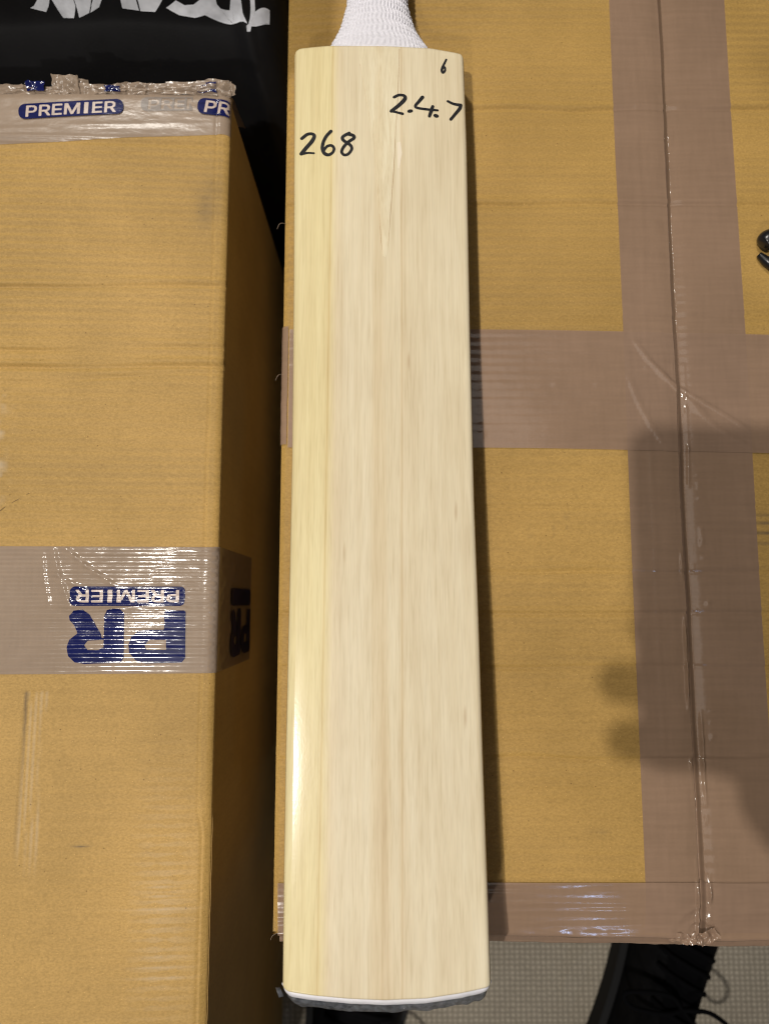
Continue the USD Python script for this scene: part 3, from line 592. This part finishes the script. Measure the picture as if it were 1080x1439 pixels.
# back of the blade: straight edges then a rise to the spine
def back_z(x, y):
    l, r = xl_(y), xr_(y); s = np.clip((x - l) / (r - l), 0, 1); t = np.clip((YS - y) / (YS - YT), 0, 1)
    edge = .016 + .014 * np.sin(np.pi * np.clip(t * .8 + .12, 0, 1)); spine = (.027 + .028 * ss(0, .75, t) - .020 * ss(.8, 1, t))
    return np.maximum(z_axis(y) - edge - (spine - edge).clip(0) * (1 - np.abs(2 * s - 1)) ** .9, ZB + .0015)
B = P.copy(); B[..., 2] = back_z(P[..., 0], P[..., 1])
cx_ = (xl_(B[..., 1]) + xr_(B[..., 1])) / 2
top = gridmesh(P); bot = gridmesh(B); bot.invert()
n, m = P.shape[:2]; loop = np.concatenate([np.arange(m), np.arange(1, n) * m + m - 1, (n - 1) * m + np.arange(m - 2, -1, -1), np.arange(n - 2, 0, -1) * m])
i = np.arange(len(loop)); j = np.roll(i, -1); k = len(loop)
side = T(np.vstack([P.reshape(-1, 3)[loop], B.reshape(-1, 3)[loop]]), np.vstack([np.stack([i, k + i, k + j], 1), np.stack([i, k + j, j], 1)]))
blade = cat(top, bot, side); blade.merge_vertices()
BAT = thing('cricket_bat', 'pale willow cricket bat lying face up on the big box', 'cricket bat')
part(BAT, 'blade', blade, M_wood, 45)
# splice: the cane wedge let into the face
spl = Polygon([at_bat(u, v) for u, v in ((503, 65.5), (560, 66.5), (558, 140), (553, 220), (550, 270), (547, 310), (545, 345), (541.5, 361), (537.5, 359), (535.5, 330), (532, 290), (526, 230), (516, 150), (508, 105))]).buffer(.0004).buffer(-.0003)
part(BAT, 'splice', sheet(spl, face_z, .00012, .0025), M_splice, True)
gl = Polygon([at_bat(u, v) for u, v in ((557, 200), (563, 198), (565, 215), (561, 238), (558.5, 236))])
part(BAT, 'glue_mark', sheet(gl.buffer(-.0002), face_z, .00016, .002), M_glue, True)
M_line = plain('joint_line', (.50, .35, .20), .6, .2)
for pts in (((561, 68), (560, 100), (559, 128), (558, 150), (555.5, 185), (554, 220), (551, 265), (548, 305), (545, 345)), ((548, 165), (549, 200), (551, 222)), ((506, 90), (511, 120), (516.5, 150), (525, 200), (529, 245), (533, 290), (536, 330)), ((533, 300), (535, 335), (538, 358))):
    q = [(*at_bat(u, v), 0) for u, v in pts]; q = [(x, y, float(face_z(x, y)) - .00002) for x, y, _ in q]; part(BAT, 'joint_line', tube(catmull(q, 4), .00017, 5), M_line, True)

# handwriting
def stroke(pts, wdt, conv):
    c = catmull([conv(*p) for p in pts], 7); c = [at_bat(u, v) for u, v in c]; wdt = np.interp(np.linspace(0, 1, len(c)), np.linspace(0, 1, len(wdt)), wdt) * .00056
    return unary_union([LineString([c[i], c[i + 1]]).buffer((wdt[i] + wdt[i + 1]) / 4, 6) for i in range(len(c) - 1)])
cA = lambda x, y: (405 + x / 9, 170 + y / 9)
cB = lambda x, y: (535 + x / 8.31, 70 + y / 8.31)
glyphs = [
 ('268', cA, [[((170, 215), (240, 165), (300, 160), (328, 188), (300, 250), (230, 330), (163, 408)), (3.8, 3.4, 4.4, 4.2)], [((163, 408), (245, 400), (322, 404)), (4.0, 2.2, 2.2)]]),
 ('268', cA, [[((538, 128), (480, 190), (440, 270), (430, 350), (460, 410), (510, 425), (560, 395), (577, 345), (545, 308), (490, 318), (450, 365)), (3.8, 3.6, 4.0, 3.0, 3.2, 3.0)]]),
 ('268', cA, [[((768, 152), (695, 192), (685, 228), (725, 265), (785, 305), (800, 355), (760, 412), (710, 428), (675, 395), (690, 340), (750, 270), (828, 215), (818, 182), (762, 165)), (3.6, 3.6, 3.2, 3.2, 3.6, 3.8)]]),
 ('247', cB, [[((155, 552), (210, 527), (268, 534), (280, 570), (225, 632), (122, 715)), (3.4, 3.2, 4.6, 4.0)], [((122, 715), (190, 730), (252, 745)), (3.0, 2.6, 3.2)]]),
 ('247', cB, [[((326, 716), (340, 714), (355, 711)), (3.4, 4.2, 3.4)]]),
 ('247', cB, [[((484, 552), (440, 605), (402, 652), (425, 676), (530, 692), (660, 704)), (4.2, 3.6, 3.0, 3.0, 2.6)], [((604, 660), (586, 712), (566, 772)), (3.6, 4.2, 3.4)]]),
 ('247', cB, [[((632, 764), (643, 768), (656, 772)), (3.8, 4.4, 3.6)]]),
 ('247', cB, [[((780, 597), (850, 628), (932, 642)), (2.8, 3.0, 3.8)], [((932, 642), (918, 684), (862, 752), (816, 808)), (3.6, 4.0, 3.6, 3.4)]]),
 ('6', cB, [[((762, 110), (735, 165), (713, 218), (712, 250), (726, 262), (746, 240), (748, 205), (735, 200), (716, 225)), (2.2, 3.0, 2.8, 2.2, 1.8)]])]
for _, conv, strokes in glyphs:
    g = unary_union([stroke(p, w, conv) for p, w in strokes])
    part(BAT, 'marker_digit', sheet(g, face_z, .00022, .0015), M_ink, True)

# toe guard: white rubber rim, then crinkled clear film
def toe_ring(prof, noise_amp, seed, nseg=150):
    """Sweeps a profile of (outward, down) offsets along the toe edge."""
    xs = np.linspace(toe_pts[0, 0] - .0004, toe_pts[-1, 0] + .0004, nseg); rows = []
    ys = y_toe(xs); e = np.minimum(np.abs(xs - xs[0]), np.abs(xs - xs[-1])); taper = np.sqrt(np.clip(e / .006, 0, 1)) * .45 + .55
    zt = face_z(xs, ys) 
    for o, d in prof:
        no = noise_amp * ns2(xs, xs * 0 + d * 900, 260, 1, seed); nd = noise_amp * ns2(xs, xs * 0 + d * 900, 180, 1, seed + 1)
        inw = np.clip(o, 0, .01) * .18 * (2 * (xs - xs.mean()) / (xs[-1] - xs[0]))
        rows.append(np.stack([xs - inw * .6, ys - o * taper + no, zt - d + nd], 1))
    return gridmesh(np.stack(rows[::-1], 0))
part(BAT, 'toe_rim', toe_ring([(-.0006, .0006), (.0004, -.0002), (.0018, .0004), (.0030, .0013), (.0040, .0032), (.0043, .006), (.0038, .012), (.003, .03)], .0003, 121), M_rim, True)
part(BAT, 'toe_film', toe_ring([(.0040, .0036), (.0064, .0042), (.0080, .0054), (.0090, .0066), (.0098, .0088), (.0102, .012), (.0094, .016), (.007, .022), (.003, .03)], .0016, 131, 240), M_film, True, label='crinkled clear film wrapped round the toe')
a = at_bat(395, 1388)
part(BAT, 'film_corner', cat(crumple(a[0] - .0005, a[1] - .008, ZB + .050, .0022, .006, .25, .0012, 141, (10, 12), rot=.35), crumple(a[0] + .004, a[1] - .010, ZB + .046, .004, .003, .1, .001, 142, (10, 8))), M_film, True)

# handle with a knitted white grip
hx = [(62.5, 456, 610), (52, 468, 594), (40, 476, 585), (28, 480.5, 580), (14, 484.5, 575.5), (0, 488.5, 572)]
prof = []
for v, a_, b_ in hx:
    x0, y0 = W(a_, v, ZB + .024); x1, _ = W(b_, v, ZB + .024); prof.append((y0, x0, x1))
dx = (prof[-1][1] + prof[-1][2]) / 2; wend = prof[-1][2] - prof[-1][1]
for yy, wf in ((.44, .93), (.50, .86), (.60, .84), (.66, .84)): prof.append((yy, dx - wend * wf / 2, dx + wend * wf / 2))
prof = np.array(prof); prof[0, 0] -= .0050
ys = np.concatenate([np.arange(prof[0, 0], .43, .00030), np.arange(.43, .66, .0015)])
xl2, xr2 = np.interp(ys, prof[:, 0], prof[:, 1]), np.interp(ys, prof[:, 0], prof[:, 2])
hw, hc = (xr2 - xl2) / 2, (xl2 + xr2) / 2
th = np.linspace(0, 2 * np.pi, 360, endpoint=False)
Yg, Tg = np.meshgrid(ys, th, indexing='ij'); HW, HC = hw[:, None], hc[:, None]
zc = (ZB + .0165) + 0 * Yg; hh = np.minimum(.0158, HW * .92); topz = np.interp(ys, [ys[0], ys[0] + .006, ys[0] + .03], [.0122, .0146, .0158])[:, None]
# raised stitches in rows, zig-zag across the cloth
rowp = .0040; wob = .0009 * ns2(Yg, Tg, 120, 2.2, 151) + .0008 * np.sin(Tg * 3)
ph = (Yg - ys[0] + wob) / rowp; row = np.floor(ph); stag = (row % 2) * .5
ang = Tg * 66 / (2 * np.pi) + stag + .35 * (ph - row) * np.where(row % 2 < 1, 1, -1)
bumpf = np.clip(np.cos(2 * np.pi * ang), -.2, 1) * np.clip(np.sin(np.pi * (ph - row)), 0, 1) ** .7
fade = ss(0, .0012, Yg - ys[0])
amp = .00115 * fade * (.55 + .9 * (ns2(Yg, Tg, 90, 2, 152) + .5))
rough = .0004 * ns2(Yg, Tg, 500, 9, 153)
sq = lambda c, e: np.sign(c) * np.abs(c) ** e
R_ = 1 + (amp * bumpf + rough * fade) / HW
Pg = np.stack([HC + HW * R_ * sq(np.cos(Tg), .9), Yg, zc + topz * R_ * sq(np.sin(Tg), .9)], -1)
n, m = Pg.shape[:2]; ii = np.arange(n * m).reshape(n, m); jj = np.roll(ii, -1, 1)
f = np.vstack([np.stack([ii[:-1].ravel(), jj[1:].ravel(), jj[:-1].ravel()], 1), np.stack([ii[:-1].ravel(), ii[1:].ravel(), jj[1:].ravel()], 1)])
grip = T(Pg.reshape(-1, 3), f)
capc = len(grip.vertices)
grip = T(np.vstack([grip.vertices, Pg[0].mean(0), Pg[-1].mean(0)]), np.vstack([grip.faces, np.stack([np.full(m, capc), ii[0], jj[0]], 1), np.stack([np.full(m, capc + 1), jj[-1], ii[-1]], 1)]))
if grip.volume < 0: grip.invert()
part(BAT, 'grip', grip, M_grip, True, label='white knitted grip on the handle')

# ------------------------------------------------------------------ black bag behind
def z_bag(x, y):
    x = np.asarray(x, float); y = np.asarray(y, float)
    xr, xl0, yn, yf = -.068, -.75, .353, .95
    d1 = np.clip((xr + .004 * ns(y, y * 0, 15, 160) - x), 0, 1); d2 = np.clip(y - yn, 0, 1); d3 = np.clip(yf - y, 0, 1); d4 = np.clip(x - xl0, 0, 1)
    h = .285 + .055 * ss(.353, .41, y) + .190 * ss(.394, .430, y)
    e = lambda d, r: np.sqrt(np.clip(1 - (1 - np.clip(d / r, 0, 1)) ** 2, 0, 1))
    z = h * e(d1, .020) ** .35 * e(d2, .05) ** .35 * e(d3, .1) ** .5 * e(d4, .1) ** .5
    fold = .010 * np.exp(-((y - .362 - .02 * np.sin(x * 9) ) / .006) ** 2) + .012 * np.exp(-((x + .092 + .25 * (y - .38)) / .007) ** 2) * ss(.44, .37, y) + .008 * np.exp(-((x + .285 - .3 * (y - .38)) / .009) ** 2)
    return z + fold + .014 * ns2(x, y, 11, 18, 161) + .003 * ns2(x, y, 40, 50, 162)
xs = np.unique(np.concatenate([np.linspace(-.75, -.12, 170), np.linspace(-.12, -.064, 70)])); ys = np.unique(np.concatenate([np.linspace(.3525, .46, 150), np.linspace(.46, .95, 100)]))
X, Y = np.meshgrid(xs, ys); Z = np.maximum(z_bag(X, Y), .002); Z[0] = Z[-1] = .002; Z[:, 0] = Z[:, -1] = .002
BAG = thing('bag', 'black fabric bag with cut off white lettering behind the boxes', 'bag')
part(BAG, 'bag_body', gridmesh(np.stack([X, Y, Z], -1)), M_black_bag, True)
q1 = lambda pts: [(30 + x / 5.4, y / 5.4) for x, y in pts]
q2 = lambda pts: [(210 + x / 5.4, y / 5.4) for x, y in pts]
letters = [q1([(75, 72), (105, 58), (140, 0), (160, -60), (235, -60), (222, 0), (215, 50), (195, 100)]), q1([(232, 0), (210, -60), (385, -60), (400, 0), (418, 60), (405, 150), (325, 146), (290, 95)]),
           q1([(405, 0), (390, -60), (548, -60), (538, 0), (520, 110), (445, 143), (425, 60)]), q1([(553, 0), (562, -60), (640, -60), (622, 0), (597, 70), (530, 105), (540, 50)]),
           q1([(755, 0), (740, -60), (850, -60), (872, 0), (900, 96), (775, 80)]), q1([(885, 0), (868, -60), (1115, -60), (1080, 0), (1020, 105), (910, 99), (905, 70)]),
           q2([(130, 70), (205, 15), (270, 50), (340, 50), (400, 0), (400, -60), (505, -60), (505, 0), (515, 45), (545, 80), (612, 90), (620, 0), (620, -60), (690, -60), (695, 0), (710, 110), (745, 190), (640, 190), (500, 165), (425, 125), (350, 145), (230, 125)]),
           q2([(768, 0), (768, -60), (800, -60), (800, 0), (805, 105), (915, 90), (912, 195), (775, 208), (768, 250), (742, 250), (738, 205), (755, 190), (768, 110)])]
def on_bag(u, v):
    zs = np.linspace(.60, .02, 2400); p = np.array([W(u, v, z) for z in zs]); hit = z_bag(p[:, 0], p[:, 1]) >= zs
    return tuple(p[int(np.argmax(hit))])
for L in letters:
    part(BAG, 'printed_letter', sheet(Polygon([on_bag(*p) for p in L]).buffer(0), z_bag, .0012, .004), M_bag_print, True)

# ------------------------------------------------------------------ shoes on the floor
def shoe(name, label, toe, heel, width, height):
    """A laced black trainer from heel to toe (x, y)."""
    t = thing(name, label, 'shoe', 'shoes on the floor'); toe, heel = np.array(toe), np.array(heel); ax = toe - heel; L = np.hypot(*ax); ax /= L; nr = np.array([ax[1], -ax[0]])
    st = np.array([0, .02, .06, .14, .25, .36, .46, .56, .66, .76, .85, .92, .97, 1.0])
    wd = np.array([.20, .56, .70, .74, .72, .74, .80, .90, .98, 1.0, .93, .76, .50, .14]) * width / 2
    tp_ = np.array([.5, .82, .95, .98, .97, .93, .84, .74, .66, .58, .50, .42, .33, .22]) * height
    s2 = np.linspace(0, 1, 70); w2, t2 = np.interp(s2, st, wd), np.interp(s2, st, tp_)
    k = np.ones(5) / 5; w2 = np.convolve(np.pad(w2, 2, 'edge'), k, 'valid'); t2 = np.convolve(np.pad(t2, 2, 'edge'), k, 'valid')
    th = np.linspace(0, np.pi, 40)
    def sect(i, th, lift=0.0):
        x = np.sign(np.cos(th)) * np.abs(np.cos(th)) ** .75 * w2[i]; z = .022 + np.abs(np.sin(th)) ** .8 * (t2[i] - .022)
        z = z + .0012 * ns2(th, th * 0 + i * .08, 2.2, 6, 170) * 2
        return x, z + lift
    P = []
    for i, s in enumerate(s2):
        x, z = sect(i, th); c = heel + ax * L * s
        P.append(np.stack([c[0] + nr[0] * x, c[1] + nr[1] * x, z], 1))
    P = np.array(P); up = gridmesh(P)
    if up.face_normals[:, 2].mean() < 0: up.invert()
    part(t, 'upper', up, M_shoe, True)
    out = [heel + ax * L * (s * 1.0) + nr * (w + .004) for s, w in zip(s2, w2)] + [heel + ax * L * s - nr * (w + .004) for s, w in zip(s2[::-1], w2[::-1])]
    so = trimesh.creation.extrude_polygon(Polygon(out).buffer(.003), .024, engine='earcut'); so.apply_translation((0, 0, .001)); part(t, 'sole', so, M_sole)
    def on(s, a, up_=.0):
        i = int(round(s * 69)); x, z = sect(i, np.array([a])); c = heel + ax * L * s; return (c[0] + nr[0] * x[0], c[1] + nr[1] * x[0], z[0] + up_)
    tg = np.array([[on(s, a, .003) for a in np.linspace(1.2, 1.94, 9)] for s in np.linspace(.38, .70, 12)]); tm = gridmesh(tg)
    if tm.face_normals[:, 2].mean() < 0: tm.invert()
    part(t, 'tongue', tm, M_lace, True)
    for k_, s in enumerate(np.linspace(.42, .68, 6)):
        part(t, 'lace', tube([on(s, .95, .003), on(s + .008, 1.25, .0055), on(s + .015, 1.57, .0065), on(s + .022, 1.9, .0055), on(s + .03, 2.2, .003)], .0024, 7), M_lace, True)
    for sg in (1, -1):
        b = np.array(on(.47, 1.57, .006)); sd = nr * sg
        loopp = [b, b + (*(sd * .018 + ax * .010), .010), b + (*(sd * .040 + ax * .004), .008), b + (*(sd * .050 - ax * .008), -.004), b + (*(sd * .040 - ax * .016), -.004), b + (*(sd * .016 - ax * .008), .004), b]
        part(t, 'lace_loop', tube(catmull(loopp, 6), .0020, 7), M_lace, True)
    cuff = np.array([[(*(heel + ax * L * (.20 + .155 * math.cos(a)) + nr * (.034 * math.sin(a))), z) for a in np.linspace(0, 2 * np.pi, 25)] for z in (height * .9, height * 1.12)])
    part(t, 'collar', gridmesh(cuff), M_lace, True)
    return t
shoe('shoe', 'black laced shoe poking out below the right half of the big box', (.318, -.225), (.214, -.475), .080, .098)
shoe('shoe', 'black shoe mostly hidden under the toe of the bat', (-.004, -.262), (-.052, -.52), .098, .095)

# ------------------------------------------------------------------ small things
CAB = thing('cable', 'short black cable ends lying on the big box at the right edge', 'cable')
def chain(path, r, n=10): return tube(catmull(path, 6), np.interp(np.linspace(0, 1, (len(path) - 1) * 6 + 1), np.linspace(0, 1, len(r)), r), n)
a = W(1069, 343, ZB + .006); b = W(1069, 361, ZB + .004)
part(CAB, 'plug', chain([(a[0], a[1] - .001, ZB + .0066), (a[0] + .0012, a[1], ZB + .0068), (a[0] + .006, a[1] + .003, ZB + .0072), (a[0] + .016, a[1] - .001, ZB + .0075), (a[0] + .03, a[1] - .006, ZB + .0075)], [.0020, .0052, .0062, .0062, .0050, .004], 16), M_cable, True)
part(CAB, 'cord', chain([(b[0] - .0012, b[1] + .002, ZB + .0036), (b[0] + .004, b[1] - .003, ZB + .0036), (b[0] + .012, b[1] - .009, ZB + .0038), (b[0] + .03, b[1] - .016, ZB + .0036), (b[0] + .07, b[1] + .01, ZB + .0036)], [.0018, .0032, .0032, .003, .003], 14), M_cable, True)
q = [(*W(u, v, ZB), ) for u, v in ((-6, 738), (2, 728), (14, 716), (30, 706), (49, 695))]
hp = part('/World', 'hair_strand', tube(catmull([(x, y, float(z_left(x, y)) + .00025) for x, y in q], 6), .00013, 5), M_hair, True)
cd(stage.GetPrimAtPath(hp), label='thin curved hair on the left box above its shiny tape', category='hair')

# ------------------------------------------------------------------ the phone that takes the picture and the hand that holds it (above the lens; they shade the tape)
PZ = CZ + .010
PH = thing('phone', 'dark phone held over the boxes, known by its shadow on the brown tape', 'phone')
sl = Polygon(sbox(-.020, -.132, .056, .020)).buffer(-.010).buffer(.010)
ph = trimesh.creation.extrude_polygon(sl, .0078, engine='earcut'); ph.apply_translation((0, 0, PZ)); part(PH, 'phone_body', ph, M_cable)
ring = trimesh.creation.annulus(.0062, .0085, .003); ring.apply_translation((0, 0, PZ - .0016)); part(PH, 'lens_ring', ring, M_sole)
def ball(p, r): return m3.Manifold.sphere(r, 20).translate(tuple(map(float, p)))
def bone(p, q, r0, r1): return m3.Manifold.batch_hull([ball(p, r0), ball(q, r1)])
B_ = []
zz = PZ - .011
for y0, rch in ((-.050, -.012), (-.071, -.014), (-.095, -.0290), (-.1195, -.0265)):
    kn = (.052, y0 - .012, zz - .004); a1 = (.022, y0 - .004, zz - .007); a2 = (-.006, y0, zz - .004); a3 = (rch, y0 + .001, zz + .012)
    B_ += [bone(kn, a1, .0098, .0092), bone(a1, a2, .0092, .0090), bone(a2, a3, .0090, .0088)]
B_ += [m3.Manifold.batch_hull([ball((.052, -.060, zz - .002), .011), ball((.052, -.122, zz - .002), .011), ball((.072, -.070, zz + .010), .012), ball((.066, -.150, zz + .004), .015), ball((.044, -.150, zz), .012)])]
B_ += [bone((.068, -.130, zz + .008), (.070, -.095, zz + .026), .014, .011), bone((.070, -.095, zz + .026), (.052, -.068, zz + .033), .011, .009), bone((.052, -.068, zz + .033), (.036, -.054, zz + .033), .009, .0078)]
B_ += [bone((.050, -.140, zz + .002), (.095, -.195, zz - .004), .024, .023), bone((.095, -.195, zz - .004), (.30, -.42, zz - .06), .025, .040)]
hand = m3.Manifold.batch_boolean(B_, m3.OpType.Add).refine_to_length(.004)
hm = hand.to_mesh(); hm = trimesh.Trimesh(hm.vert_properties[:, :3], hm.tri_verts); trimesh.smoothing.filter_taubin(hm, iterations=8)
PE = thing('person', 'hand and forearm of the photographer holding the phone above the boxes', 'person')
part(PE, 'hand', hm, M_skin, True)
sv = [(.125, -.228, zz - .013), (.20, -.311, zz - .034), (.30, -.42, zz - .06), (.40, -.55, zz - .11)]
part(PE, 'sleeve', tube(catmull(sv, 8), np.linspace(.036, .058, 25), 24), M_sleeve, True)
